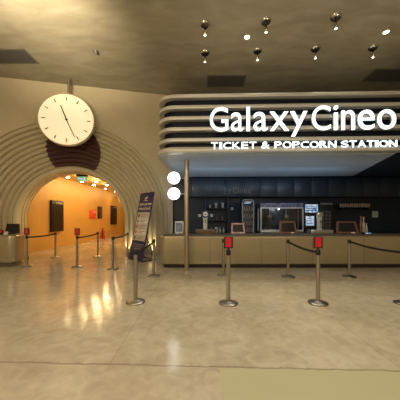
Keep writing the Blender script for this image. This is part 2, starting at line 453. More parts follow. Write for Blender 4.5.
# ------------------------------------------------------------------ ceiling fittings
def CP(px, py):
    Y = F*(ZCEIL-H)/(CY-py); return Vector(((px-CX)*Y/F, Y, ZCEIL))
def vent(px0, px1, py0, py1, label):
    a = CP((px0+px1)/2, py0); b = CP((px0+px1)/2, py1); Y = (a.y+b.y)/2
    w = (px1-px0)*Y/F/2; d = abs(a.y-b.y)/2; c = ((px0+px1)/2-CX)*Y/F
    t = thing('ceiling_vent', label, 'vent', (c, Y, ZCEIL))
    bm = bmesh.new()
    for x0, x1, y0, y1 in ((-w, w, -d, -d+.05), (-w, w, d-.05, d), (-w, -w+.05, -d+.05, d-.05), (w-.05, w, -d+.05, d-.05)):
        add_box(bm, x0, x1, y0, y1, -.02, 0)
    fin(bm, 'frame', M['vent_frame'], t, smooth=False)
    bm = bmesh.new(); n = 16
    for i in range(n):
        y = -d+.06+(2*d-.12)*i/(n-1); add_box(bm, -w+.05, w-.05, y-.011, y+.011, -.014, -.003)
    fin(bm, 'grille', M['vent'], t, smooth=False)
    box('backing', -w+.03, w-.03, -d+.03, d-.03, -.003, -.0005, M['black'], t, smooth=False)
vent(-14, 32, 48.5, 63.5, 'grey slatted ceiling vent at upper left, above the clock side')
vent(207, 245, 75, 86.5, 'grey slatted ceiling vent above the letter G of the lit cinema sign')
vent(368, 412, 68.5, 81.5, 'grey slatted ceiling vent at upper right, cut by the picture edge')

def spot(px, py, label, first=[None]):
    p = CP(px, py)
    if first[0] is None:
        t = thing('ceiling_spotlight', label, 'ceiling light', p, 0, 'small pendant spotlights in two rows')
        lathe('ceiling_rose', [(0, -.05), (.05, -.05), (.11, -.045), (.135, -.02), (.14, 0), (0, 0)], M['chrome'], t, 24)
        tube('stem', [(0, 0, -.05), (0, 0, -.19)], .02, M['black_satin'], t, 10)
        lathe('lamp_head', [(0, -.30), (.03, -.295), (.055, -.26), (.055, -.22), (.035, -.19), (0, -.185)], M['chrome'], t, 20)
        lathe('lens', [(0, -.309), (.02, -.306), (.032, -.296), (0, -.292)], M['lens_dim'], t, 16)
        first[0] = t; return
    dup(first[0], p, label=label)
for px, py, lab in ((205, 24, 'chrome ceiling spotlight, left one of the nearer row'), (266, 21, 'chrome ceiling spotlight, middle of the nearer row of three'),
        (336, 17, 'chrome ceiling spotlight, right one of the nearer row'), (205, 52.5, 'chrome ceiling spotlight, first from the left in the farther row of four'),
        (257.5, 50.5, 'chrome ceiling spotlight, second from the left in the farther row of four'), (315.5, 48.5, 'chrome ceiling spotlight, third from the left in the farther row of four'),
        (373, 47.5, 'chrome ceiling spotlight, rightmost of the farther row of four')):
    spot(px, py, lab)
def downlight(px, py, label):
    p = CP(px, py); t = thing('recessed_downlight', label, 'ceiling light', p)
    lathe('trim_ring', [(.065, -.012), (.09, -.012), (.095, 0), (.06, 0), (.065, -.012)], M['white'], t, 24)
    lathe('lens', [(0, -.010), (.062, -.008), (.062, -.001), (0, -.001)], M['lens'], t, 24)
downlight(247, 37, 'bright round recessed downlight between the left and middle spotlights')
downlight(386, 32, 'bright round recessed downlight near the right picture edge')
t = thing('smoke_detector', 'small round smoke detector alone on the ceiling up from the clock', 'smoke detector', CP(96, 52))
lathe('base', [(0, -.03), (.075, -.03), (.085, 0), (0, 0)], M['steel_base'], t, 24)
lathe('sensor_head', [(0, -.075), (.03, -.07), (.05, -.045), (.055, -.03), (0, -.03)], M['vent_frame'], t, 24)
t = thing('sprinkler_head', 'tiny sprinkler head on the ceiling just right of the clock pole', 'sprinkler', CP(77.5, 80))
lathe('plate', [(0, -.012), (.035, -.012), (.04, 0), (0, 0)], M['steel_base'], t, 16)
lathe('nozzle', [(0, -.07), (.024, -.068), (.024, -.06), (.009, -.055), (.011, -.012), (0, -.012)], M['chrome'], t, 12)

# ------------------------------------------------------------------ canopy of the ticket kiosk
CYF = 6.2                                       # its front
can = thing('kiosk_canopy', 'ribbed champagne canopy with rounded corner over the ticket counter', 'canopy', (0, CYF, 0), math.radians(-1.8))
XL, XR, YB = -1.15, 9.0, 3.6
# local frame: y = 0 is the front
ol = outline([(XL, 0), (XR, 0), (XR, YB), (XL, YB)], [.5, 0, 0, 0], 14)
ZB = 3.20; PT = .2835
bm = bmesh.new(); add_solid(bm, ol, [(-.14, ZB+.02), (-.14, ZB+5*PT+.06)]); fin(bm, 'recess_core', M['trim_black'], can, ang=.5)
for k in range(6):
    z = ZB+k*PT
    bm = bmesh.new()
    if k == 0:
        pr = [(-.20, z), (-.01, z-.0), (.035, z+.02), (.05, z+.05), (.045, z+.10), (.0, z+.16), (-.16, z+.175)]
    else:
        pr = [(-.16, z+.012), (-.03, z+.012), (.006, z+.022), (.012, z+.06), (.0, z+.108), (-.02, z+.12), (-.16, z+.122)]
    add_solid(bm, ol, pr); fin(bm, 'louver', M['louver'], can, ang=.6)
# soffit: pale panel, dark panel to the right of a slanting edge
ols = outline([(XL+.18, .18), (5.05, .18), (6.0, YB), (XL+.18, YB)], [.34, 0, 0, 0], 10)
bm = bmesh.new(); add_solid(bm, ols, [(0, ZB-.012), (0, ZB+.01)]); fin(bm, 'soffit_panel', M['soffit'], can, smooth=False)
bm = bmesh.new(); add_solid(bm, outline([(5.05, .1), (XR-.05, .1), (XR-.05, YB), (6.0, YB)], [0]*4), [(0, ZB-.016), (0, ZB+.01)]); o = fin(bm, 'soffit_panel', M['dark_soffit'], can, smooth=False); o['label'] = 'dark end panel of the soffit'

# lit signs on the canopy front
CM = Matrix.Translation((0, CYF, 0)) @ Matrix.Rotation(math.radians(-1.8), 4, 'Z')
def SP(px, py, yl=0.):                          # pixel -> local (x, z) on the plane y = yl of the canopy's frame
    d = Vector(((px-CX)/F, 1, (CY-py)/F)); CI = CM.inverted()
    o = CI @ Vector((0, 0, H)); v = CI.to_3x3() @ d
    s = (yl-o.y)/v.y; q = o+v*s; return q.x, q.z
def sign(name, label, spec, m, yf, depth, offset, frame=True):
    t = thing(name, label, 'sign', (0, CYF, 0), math.radians(-1.8))
    for ch, x0, x1, y0, y1 in spec:
        a, zt = SP(x0, y0, yf); b, zb = SP(x1, y1, yf)
        L = fit_text('letter', ch, a, b, zb, zt, yf, .03, M['letter'], t, offset)
        r = fit_text('letter_return', ch, a, b, zb, zt, yf+.03, depth-.03, M['letter_side'], L, offset)
    return t
def slope(px, yl, yr, xl=210, xr=397): return yl+(yr-yl)*(px-xl)/(xr-xl)
big = []
for ch, x0, x1, kind in (('G', 209.8, 228.3, 'C'), ('a', 231, 243.3, 'x'), ('l', 246.6, 250, 'C'), ('a', 253.6, 267.6, 'x'), ('x', 270, 289.2, 'x'), ('y', 290.6, 307.6, 'y'),
        ('C', 312.2, 330.8, 'C'), ('i', 334, 338.4, 'C'), ('n', 342, 355.2, 'x'), ('e', 358.4, 375, 'x'), ('o', 378, 396.4, 'x')):
    xm = (x0+x1)/2
    top = slope(xm, 107.3, 104.2) if kind == 'C' else slope(xm, 113, 109)
    bot = slope(xm, 136.9, 135.2) if kind == 'y' else slope(xm, 131.3, 128.9)
    big.append((ch, x0, x1, top, bot))
sign('illuminated_name_sign', 'large white lit letters reading Galaxy Cineo on the canopy front', big, 'letter', -.10, .085, .0)
small = []
xs = 0; wd = {'T': .95, 'I': .38, 'C': 1.05, 'K': 1.05, 'E': .9, '&': 1.1, 'P': .95, 'O': 1.15, 'R': 1.0, 'N': 1.05, 'S': .95, 'A': 1.08}
txt = 'TICKET & POPCORN STATION'; tot = sum(.5 if c == ' ' else wd[c]+.16 for c in txt)-.16
for c in txt:
    if c == ' ': xs += .5; continue
    a = 211+(397.5-211)*xs/tot; b = 211+(397.5-211)*(xs+wd[c])/tot; xm = (a+b)/2
    small.append((c, a, b, slope(xm, 142.2, 139.9), slope(xm, 149.0, 146.6))); xs += wd[c]+.16
sign('illuminated_tagline_sign', 'smaller white lit capitals reading TICKET & POPCORN STATION along the canopy', small, 'letter', -.09, .075, .006)

# ------------------------------------------------------------------ column and disc signs
cp = Vector((-.385, 6.95, 0))
col = thing('support_column', 'slim bronze tube column holding up the canopy corner in front of the counter', 'column', cp)
tube('tube', [(0, 0, .012), (0, 0, ZB-.014)], .066, M['bronze'], col, 24)
lathe('foot_collar', [(0, 0), (.085, 0), (.085, .02), (.07, .03), (0, .03)], M['bronze'], col, 24)
for py, lab, words in ((178.2, 'upper of two round lit white disc signs left of the bronze column', 1), (193.8, 'lower of two round lit white disc signs left of the bronze column', 0)):
    p = W(174, py, 6.95)
    t = thing('disc_sign', lab, 'sign', p)
    lathe('face', [(0, .05), (.165, .05), (.174, .045), (.176, .03)], M['disc_sign'], t, 40, mtx=RX)
    lathe('rim', [(.176, .032), (.18, .03), (.18, -.03), (.176, -.032)], M['grey_white'], t, 40, mtx=RX)
    lathe('face', [(.176, -.03), (.174, -.045), (.165, -.05), (0, -.05)], M['disc_sign'], t, 40, mtx=RX)
    tube('bracket', [(.178, 0, 0), (cp.x-p.x-.064, 0, 0)], .014, M['steel'], t, 10)
    for z, w_ in (((.03, .11), (-.03, .06)) if words else ((-.07, .09),)):
        for s in range(3):
            x = -w_+s*w_*.72
            box('print_line', x, x+w_*.5, -.0535, -.0495, z-.012, z+.012, M['disc_ink'], t, smooth=False)

# ------------------------------------------------------------------ service counter
cn = thing('service_counter', 'long champagne metal ticket counter with rounded end and black plinth', 'counter')
olc = outline([(-1.22, 7.25), (9.5, 7.25), (9.5, 8.0), (-1.22, 8.0)], [.22, 0, 0, .22], 10)
bm = bmesh.new()
add_solid(bm, olc, [(-.10, .11), (-.035, .115), (-.01, .135), (0, .17), (0, .90), (-.008, .945), (-.03, .972), (-.06, .98)])
fin(bm, 'body', M['champagne'], cn, ang=.5)
bm = bmesh.new(); add_solid(bm, olc, [(-.07, .981), (-.055, .99), (-.055, 1.005), (-.065, 1.015)]); fin(bm, 'worktop', M['champagne_top'], cn, ang=.4)
bm = bmesh.new(); add_solid(bm, olc, [(-.09, 0), (-.09, .11)]); fin(bm, 'plinth', M['black'], cn, ang=.5)
bm = bmesh.new()
for x in (.30, 1.85, 3.4, 4.95, 6.5): add_box(bm, x-.005, x+.005, 7.2485, 7.256, .16, .91)
fin(bm, 'panel_seam', M['seam'], cn, smooth=False)

# back bar, cabinets, shelves
bc = thing('back_counter', 'dark back counter against the kiosk wall under the machines', 'counter')
box('body', -1.05, 9.4, 9.55, 10.19, .1, .87, M['dark_wall'], bc, .004); box('worktop', -1.07, 9.42, 9.52, 10.195, .871, .90, M['black_satin'], bc, .004)
box('plinth', -1.0, 9.35, 9.6, 10.15, 0, .1, M['black'], bc)
first = None; cw = .70
for i in range(14):
    x = -1.05+i*cw
    if first is None:
        first = thing('wall_cabinet', 'dark glossy wall cabinet in the row under the kiosk soffit', 'cabinet', (x, 9.8, 2.38), 0, 'dark wall cabinets above the back counter')
        box('body', .003, cw-.003, .025, .395, 0, .79, M['dark_wall'], first, smooth=False)
        box('door', .006, cw-.006, 0, .022, .004, .786, M['dark_gloss'], first, .003)
    else: dup(first, (x, 9.8, 2.38))
# yCineo lettering on the cabinet doors
t = thing('dim_wall_lettering', 'dim grey lettering reading yCineo on the dark cabinet doors', 'sign', (0, 0, 0))
for ch, x0, x1, y0, y1 in (('|', 224.6, 225.6, 187, 194.5), ('y', 227.8, 231.4, 188.6, 195), ('C', 233, 236.8, 187.4, 193.3), ('i', 238, 238.9, 187.6, 193.3), ('n', 240.3, 243, 189, 193.3), ('e', 244, 247.2, 189, 193.3), ('o', 248, 251, 189, 193.3)):
    a = W(x0, y0, 9.785); b = W(x1, y1, 9.785)
    fit_text('letter', ch, a.x, b.x, b.z, a.z, 9.783, .014, M['dim_letter'], t, .0)
# shelf niche left
x0, x1 = W(205.5, 0, 10).x, W(227.5, 0, 10).x
t = thing('open_shelf_unit', 'dark open shelf unit holding cups and jugs behind the left tap tower', 'shelf', (0, 0, 0))
for x in (x0, x1): box('side_panel', x-.012, x+.012, 9.86, 10.19, .905, 2.37, M['dark_gloss'], t)
ZS = [W(0, 208, 10).z, W(0, 220, 10).z]
for z in ZS: box('shelf', x0+.013, x1-.013, 9.87, 10.18, z-.02, z, M['dark_gloss'], t)
box('back_panel', x0+.013, x1-.013, 10.181, 10.195, .91, 2.365, M['dark_wall'], t)
CUPP = [(0, 0), (.028, 0), (.036, .10), (.040, .14), (.036, .14), (.031, .02), (0, .015)]
def cup(px, z, Y, s, m, label, name='drinking_glass', cat='glass', group=None):
    return tag(lathe(name, [(r*s, h*s) for r, h in CUPP], m, None, 16, loc=((px-CX)*Y/F, Y, z)), label, cat, group)
for px, s, lab in ((210, 1, 'small pale glass, leftmost on the upper shelf of the open unit'), (216, 1.5, 'taller pale glass in the middle of the upper open shelf'), (222.8, 1.5, 'tall pale glass at the right end of the upper open shelf')):
    cup(px, ZS[0], 10.0, s, M['jar'], lab)
for px, s, lab in ((216.8, 1, 'small glass, left of the pair on the lower open shelf'), (222.6, 1.1, 'small glass, right of the pair on the lower open shelf')):
    cup(px, ZS[1], 10.0, s, M['bottle_brown'], lab)
def jug(px, Y, z, label):
    t = thing('jug', label, 'jug', ((px-CX)*Y/F, Y, z))
    lathe('body', [(0, 0), (.07, 0), (.085, .05), (.08, .14), (.06, .19), (.066, .23), (.06, .23), (.05, .19), (0, .02)], M['jar'], t, 20)
    tube('handle', [(.06, 0, .20), (.11, 0, .18), (.12, 0, .12), (.105, 0, .07), (.08, 0, .06)], .012, M['jar'], t, 8)
jug(216.2, 9.98, .90, 'pale ceramic jug with handle on the back counter under the open shelves')
for px, lab in ((211.6, 'small bottle left of the pale jug'), (220.2, 'small bottle just right of the pale jug'), (223.6, 'small bottle at right end beneath the open shelves')):
    tag(lathe('bottle', [(0, 0), (.035, 0), (.038, .02), (.038, .12), (.014, .17), (.014, .22), (0, .22)], M['bottle_pale'], None, 16, loc=((px-CX)*9.98/F, 9.98, .90)), lab, 'bottle')
def socket(px, py, label):
    p = W(px, py, 10.19); t = thing('wall_socket', label, 'socket', p)
    box('plate', -.055, .055, -.014, 0, -.055, .055, M['white'], t, .004)
    for x in (-.02, .02): box('slot', x-.006, x+.006, -.0155, -.0142, -.015, .015, M['black'], t, smooth=False)
socket(199.7, 215.5, 'white wall socket left of the round tap tower head')
socket(211.6, 215.5, 'white wall socket right of the round tap tower head')
socket(232.1, 208.6, 'white wall socket above the pink-cased till')

# slim fridge
def slim_fridge():
    p = W(248, 0, 9.1); t = thing('slim_display_fridge', 'tall slim black display fridge with arched grey outline and lit header', 'fridge', (p.x, 9.1, 0))
    w, z1 = .235, W(0, 198.5, 9.0).z
    ol = outline([(-w, 0), (w, 0), (w, .40), (-w, .40)], [.04]*4, 4)
    bm = bmesh.new(); add_solid(bm, ol, [(0, .06), (0, z1-.06), (-.02, z1-.02), (-.06, z1)]); fin(bm, 'cabinet', M['black_satin'], t, ang=.5)
    bm = bmesh.new(); add_solid(bm, ol, [(-.03, 0), (-.03, .06)]); fin(bm, 'plinth', M['black'], t)
    tube('door_trim', [(-w+.02, -.008, .12), (-w+.02, -.008, z1-.14), (-w+.05, -.008, z1-.07), (-w+.10, -.008, z1-.04), (w-.10, -.008, z1-.04), (w-.05, -.008, z1-.07), (w-.02, -.008, z1-.14), (w-.02, -.008, .12)], .010, M['grey_white'], t, 8)
    h = box('header_panel', -w+.06, w-.06, -.012, -.002, z1-.24, z1-.08, M['trim_black'], t)
    for k in range(2): box('lit_line', -w+.09, w-.09-.05*k, -.016, -.0125, z1-.14-.055*k, z1-.115-.055*k, M['screen_blue'], h, smooth=False)
    for k in range(4):
        z = z1-.46-k*.27
        sh = box('shelf', -w+.05, w-.05, -.010, -.002, z, z+.018, M['grey_white'] if k == 9 else M['vent_frame'], t, smooth=False)
        bm = bmesh.new()
        for q in range(4): add_lathe(bm, [(0, z+.02), (.026, z+.02), (.026, z+.11), (.011, z+.14), (.011, z+.17), (0, z+.17)], 10, (-w+.09+q*.097, -.030, 0))
        fin(bm, 'bottle_display', M['vent_frame'], sh)
    tube('handle', [(w-.05, -.012, .9), (w-.05, -.035, .93), (w-.05, -.035, 1.25), (w-.05, -.012, 1.28)], .009, M['steel'], t, 8)
slim_fridge()

# popcorn machine
def popcorn():
    Y = 9.6; a = W(260.5, 0, Y).x; b = W(303.5, 0, Y).x; zt = W(0, 203, Y).z; zh = W(0, 207.3, Y).z
    t = thing('popcorn_machine', 'large silver framed glass popcorn cabinet with printed header on back counter', 'popcorn machine', ((a+b)/2, Y, .90))
    w = (b-a)/2; zt -= .9; zh -= .9; d = .5
    box('base', -w, w, .0, d, 0, .09, M['steel_box'], t, .006)
    box('header', -w, w, .0, d, zh, zt, M['brown_cap'], t, .006)
    for x in (-w, w-.045):
        for y in (0, d-.045): box('frame_post', x, x+.045, y, y+.045, .09, zh, M['silver_frame'], t)
    box('frame_rail', -w+.045, w-.045, 0, .035, zh-.05, zh, M['silver_frame'], t); box('frame_rail', -w+.045, w-.045, 0, .035, .09, .13, M['silver_frame'], t)
    box('glass_pane', -w+.05, w-.05, .012, .018, .135, zh-.055, M['glass'], t)
    box('back_panel', -w+.05, w-.05, d-.04, d-.02, .1, zh-.01, M['dark_gloss'], t)
    for x in (-.42, .25):
        k = lathe('kettle', [(0, .52), (.12, .52), (.15, .56), (.15, .72), (.13, .74), (0, .74)], M['chrome'], t, 20, c=(x, .25, 0))
        tube('hanger', [(x, .25, .74), (x, .25, zh)], .018, M['chrome'], k, 8)
    bm = bmesh.new()
    for q in range(60): 
        x = random.uniform(-w+.12, w-.12); y = random.uniform(.1, d-.12); r = random.uniform(.02, .035)
        add_lathe(bm, [(0, -r), (r*.8, -r*.5), (r, 0), (r*.7, r*.6), (0, r)], 6, (x, y, .10+r))
    o = fin(bm, 'popcorn', M['popcorn'], t); o['kind'] = 'stuff'
    L = bpy.data.lights.new('cabinet_lamp', 'POINT'); L.energy = 3.0; L.color = (.9, .95, 1.); L.shadow_soft_size = .025
    o = bpy.data.objects.new('cabinet_lamp', L); COL.objects.link(o); o.location = ((a+b)/2-.1, Y+.12, .9+zh-.07)
    for s in (-1, 1): tube('door_handle', [(s*.05, 0, .35), (s*.05, -.03, .37), (s*.05, -.03, .57), (s*.05, 0, .59)], .008, M['chrome'], t, 8)
popcorn()

# drinks cabinet with two lit screens, dark fridge beside it
def screens():
    Y = 9.6; a = W(304.5, 0, Y).x; b = W(319.4, 0, Y).x; zt = W(0, 202.3, Y).z-.9
    t = thing('screen_cabinet', 'black drinks cabinet with two bright blue menu screens', 'cabinet', ((a+b)/2, Y, .90)); w = (b-a)/2
    box('case', -w, w, 0, .45, 0, zt, M['black_satin'], t, .006)
    for x0, x1, y0, y1 in ((305.2, 317.8, 204.5, 212.5), (305.8, 314, 216.2, 225.6)):
        A = W(x0, y0, Y); B = W(x1, y1, Y); c = (a+b)/2
        s = box('screen', A.x-c, B.x-c, -.008, -.0005, B.z-.9, A.z-.9, M['screen_blue'], t, smooth=False)
        for u0, u1, v0, v1 in ((A.x-c-.015, B.x-c+.015, A.z-.9, A.z-.885), (A.x-c-.015, B.x-c+.015, B.z-.915, B.z-.9)):
            box('bezel_bar', u0, u1, -.014, -.0005, v0, v1, M['black'], s, smooth=False)
        for q in range(3):
            z = B.z-.9+(A.z-B.z)*(.22+.26*q)
            box('menu_line', A.x-c+.03, B.x-c-.05-.04*q, -.010, -.0081, z, z+.025, M['navy'], s, smooth=False)
screens()
def fridge():
    Y = 9.6; a = W(319.8, 0, Y).x; b = W(333.2, 0, Y).x; zt = W(0, 202, Y).z-.9
    t = thing('dark_display_fridge', 'dark glass display cabinet with header lettering right of the lit screens', 'fridge', ((a+b)/2, Y, .90)); w = (b-a)/2
    box('case', -w, w, 0, .5, 0, zt, M['black_satin'], t, .006)
    bm = bmesh.new()
    for q in range(3):
        for r in range(6): 
            x = -w+.09+q*.13; z = .12+r*.135; add_box(bm, x, x+.085, -.006, -.0005, z, z+.10)
    fin(bm, 'shelf_labels', M['vent'], t, smooth=False)
    box('header', -w+.03, w-.03, -.008, -.0005, zt-.11, zt-.035, M['vent_frame'], t, smooth=False)
fridge()
# right wall: cup shelf, cups, notice
Y = 9.95
zc = W(0, 207.3, Y).z; a = W(339, 0, Y).x; b = W(370.5, 0, Y).x
t = thing('cup_shelf', 'thin dark wall shelf carrying a row of cups on the right', 'shelf')
box('board', a, b, 9.80, 10.2, zc-.03, zc, M['dark_gloss'], t, .003)
for x in (a+.12, b-.12): box('bracket', x-.012, x+.012, 9.9, 10.2, zc-.12, zc-.031, M['black_satin'], t)
proto = None
for i in range(13):
    x = W(340.6+i*2.37, 0, 9.92).x
    if proto is None:
        proto = tag(lathe('cup', [(r*1.15, h*1.05) for r, h in CUPP], M['cup'], None, 14, loc=(x, 9.92, zc)), 'smoky brown cup in the row on the wall shelf', 'cup', 'cups on the wall shelf')
    else:
        c = proto.copy(); COL.objects.link(c); c.location = (x, 9.92, zc)
p = W(375, 214.3, 10.2)
t = thing('paper_notice', 'pale square paper notice on the dark wall at right', 'notice', p)
box('sheet', -.125, .125, -.005, 0, -.135, .135, M['grey_white'], t, smooth=False)
for k in range(4): box('print_line', -.09, .09-.03*(k % 2), -.0065, -.0052, .08-.05*k, .092-.05*k, M['ink'], t, smooth=False)

# ------------------------------------------------------------------ things on the counter (top 1.015)
ZT = 1.015; YC = 7.62
def tap_tower(px, boxpx, bm_, boxh, head, label, blabel):
    x = W(px, 0, YC).x; x0 = W(boxpx[0], 0, YC).x; x1 = W(boxpx[1], 0, YC).x
    b = thing('tap_tower_box', blabel, 'box', ((x0+x1)/2, YC, ZT)); w = (x1-x0)/2
    box('body', -w, w, -.13, .17, .006, boxh, bm_, b, .008)
    bm = bmesh.new()
    for sx in (-w+.05, w-.05):
        for sy in (-.09, .13): add_lathe(bm, [(0, 0), (.02, 0), (.02, .007), (0, .007)], 10, (sx, sy, 0))
    fin(bm, 'foot', M['black'], b)
    t = thing('tap_tower', label, 'drink tap', (x, YC, ZT+boxh))
    zt = W(0, 213.5, YC).z-ZT-boxh
    bm = bmesh.new(); add_solid(bm, outline([(-.065, -.05), (.065, -.05), (.065, .05), (-.065, .05)], [.03]*4, 5), [(.012, 0), (.01, .02), (0, .04), (0, zt*.55), (.012, zt*.75), (.02, zt*.9), (0, zt)])
    fin(bm, 'tower', M['grey_white'], t, ang=.5)
    for q in range(3): box('tower_band', -.05, .05, -.0625, -.0495, .05+q*.09, .09+q*.09, M['paper'] if head == 'blue' else M['steel_box'], t, .002)
    if head == 'blue':
        lathe('badge_rim', [(.072, .03), (.112, .03), (.122, .015), (.112, 0), (0, 0), (0, .02), (.072, .02), (.072, .03)], M['navy'], t, 28, c=(0, -.045, zt-.02), mtx=RX)
        lathe('badge_face', [(0, .026), (.071, .026), (.071, .021)], M['ink_white'], t, 28, c=(0, -.045, zt-.02), mtx=RX)
        box('badge_mark', -.04, .04, -.0775, -.0715, zt-.04, zt-.005, M['navy'], t, .004)
    else:
        lathe('badge_rim', [(0, .025), (.07, .025), (.085, .015), (.08, 0), (0, 0)], M['steel_box'], t, 24, c=(0, -.05, zt-.03), mtx=RX)
    s = tube('spout', [(0, -.05, zt*.5), (0, -.10, zt*.5), (0, -.115, zt*.42)], .013, M['black_satin'], t, 10)
    tube('tap_lever', [(0, -.10, zt*.5), (0, -.11, zt*.62)], .009, M['black'], s, 8)
tap_tower(205.3, (195.2, 216.5), M['wood'], .15, 'blue', 'silver drink tap tower with round blue-rimmed badge on a brown box', 'brown veined box carrying the blue-badged tap tower')
tap_tower(319.3, (309.2, 331.3), M['steel_box'], .13, 'plain', 'silver drink tap tower in front of the lit screens', 'low grey metal box under the tap tower by the lit screens')

def till(px0, px1, py0, case, label, tilt=18, flare=.10, rz=0.):
    Y = 7.58; x0 = W(px0, 0, Y).x; x1 = W(px1, 0, Y).x; w = (x1-x0)/2; h = W(0, py0, Y).z-ZT
    t = thing('till_terminal', label, 'till', ((x0+x1)/2, Y, ZT), rz)
    bm = bmesh.new(); add_box(bm, -w*.55, w*.55, .02, .26, 0, .02, .006); fin(bm, 'stand_foot', M['black'], t)
    tube('stand_neck', [(0, .20, .02), (0, .17, h*.55)], .025, M['black'], t, 10)
    tl = math.radians(tilt); ct, st = math.cos(tl), math.sin(tl); hh = h/ct
    def plate(name, a0, a1, b0, b1, y0, y1, m, par, fl=0.):
        bm = bmesh.new(); vs = add_box(bm, a0, a1, y0, y1, b0, b1, .0)
        for v in bm.verts:
            if fl: v.co.x *= 1+fl*(1-(v.co.z-b0)/(b1-b0)) - fl/2
            y, z = v.co.y, v.co.z
            v.co.y = y*ct+z*st; v.co.z = z*ct-y*st+.012
        return fin(bm, name, m, par, smooth=False)
    plate('case', -w*.95, w*.95, 0.0, hh*.97, 0, .03, case, t, flare)
    plate('screen', -w*.74, w*.74, hh*.14, hh*.84, -.004, -.0004, M['screen_off'] if case is not M['grey_white'] else M['screen_pos'], t, flare)
    plate('card_reader', w*.3, w*.62, hh*.02, hh*.10, -.02, -.0004, M['white'], t)
till(231.2, 245.2, 223.2, M['pink'], 'till with pale pink case on the counter, left of the slim fridge')
till(279.5, 297.3, 221.3, M['copper'], 'copper-cased till in front of the popcorn cabinet', 14, .14)
till(337.8, 358, 221.3, M['copper'], 'copper-cased till below the cup shelf, turned to the side', 24, .22, math.radians(-14))
till(174.6, 183.6, 221.3, M['grey_white'], 'pale framed till screen at the left counter end, behind the column', 10, 0.)
# bottles and a lit keypad near the right till
for px, h, lab, m in ((356.4, .26, 'short brown bottle touching the right till', 'bottle_brown'), (360.9, .56, 'tallest brown bottle behind the right till', 'bottle_brown'), (363.6, .54, 'second tall pale bottle behind the right till', 'bottle_pale'), (366.4, .34, 'lower pale bottle, rightmost by the lit keypad', 'bottle_pale')):
    Yb = 7.72
    tag(lathe('syrup_bottle', [(0, 0), (.036, 0), (.039, .02), (.039, h*.58), (.018, h*.72), (.016, h*.9), (.024, h*.91), (.024, h), (0, h)], M[m], None, 18, loc=(W(px, 0, Yb).x, Yb, ZT)), lab, 'bottle')
p = W(367, 0, 7.45)
t = thing('card_terminal', 'small card terminal with pale lit keypad at right of the counter', 'card terminal', (p.x, 7.45, ZT))
box('body', -.12, .12, -.06, .08, 0, .06, M['black'], t, .01); box('screen', -.10, .08, -.064, -.0603, .02, .05, M['screen_blue'], t, smooth=False)
for q in range(3): box('key', -.08+q*.06, -.04+q*.06, -.03, .04, .0603, .066, M['grey_white'], t, smooth=False)

# ------------------------------------------------------------------ left desk
dk = thing('host_desk', 'rounded champagne metal desk at the left picture edge', 'desk')
old = outline([(-9.3, 7.38), (-5.66, 7.38), (-5.98, 8.22), (-9.3, 7.92)], [0, .2, .12, 0], 10)
bm = bmesh.new(); add_solid(bm, old, [(-.10, .13), (-.03, .135), (-.008, .155), (0, .19), (0, .90), (-.01, .95), (-.035, .975), (-.07, .985)]); fin(bm, 'body', M['champagne'], dk, ang=.5)
bm = bmesh.new(); add_solid(bm, old, [(-.03, 0), (-.03, .035), (-.10, .05), (-.10, .13)]); fin(bm, 'plinth', M['champagne_top'], dk, ang=.5)
bm = bmesh.new(); add_solid(bm, old, [(-.08, .986), (-.075, 1.0), (-.085, 1.006)]); fin(bm, 'worktop', M['champagne'], dk, ang=.4)
Yd = 7.62; ZD = 1.006
a = W(4.3, 0, Yd).x; b = W(19.2, 0, Yd).x
mo = thing('desk_monitor', 'black monitor seen from behind on the left desk', 'monitor', ((a+b)/2, Yd, ZD))
w = (b-a)/2; zt = W(0, 223.8, Yd).z-ZD
bm = bmesh.new()
q0 = [(-w*.95, 0, .03), (w, 0, .03), (w*.66, .10, zt), (-w, .10, zt)]
A = [bm.verts.new(v) for v in q0]; B = [bm.verts.new((x, y+.035, z)) for x, y, z in q0]
bm.faces.new(A); bm.faces.new(B[::-1])
for i in range(4): bm.faces.new((A[i], A[(i+1) % 4], B[(i+1) % 4], B[i]))
fin(bm, 'panel', M['black_satin'], mo, smooth=False)
box('stand_foot', -.12, .12, -.02, .2, 0, .012, M['black'], mo, .004); tube('stand_neck', [(0, .10, .012), (0, .09, zt*.5)], .022, M['black'], mo, 10)
x = W(6.6, 0, 7.52).x
tag(lathe('paper_stack', [(0, 0), (.085, 0), (.07, .05), (.03, .09), (0, .1)], M['paper'], None, 7, loc=(x, 7.515, ZD), smooth=False), 'crumpled pale paper in front of the desk monitor', 'paper')
x = W(1.0, 0, 7.55).x
t = thing('desk_card_stand', 'small black card stand with red panel at left end of the desk', 'sign', (x, 7.55, ZD))
box('frame', -.06, .06, -.01, .03, 0, .14, M['black'], t, .006); box('card', -.045, .045, -.013, -.0105, .05, .125, M['red_glow'], t, smooth=False)
x = W(10.3, 0, 7.5).x
tag(box('black_pouch', -.055, .055, -.04, .04, 0, .05, M['black'], None, .015, loc=(x, 7.50, ZD)), 'small black pouch on the desk right of the crumpled paper', 'pouch')

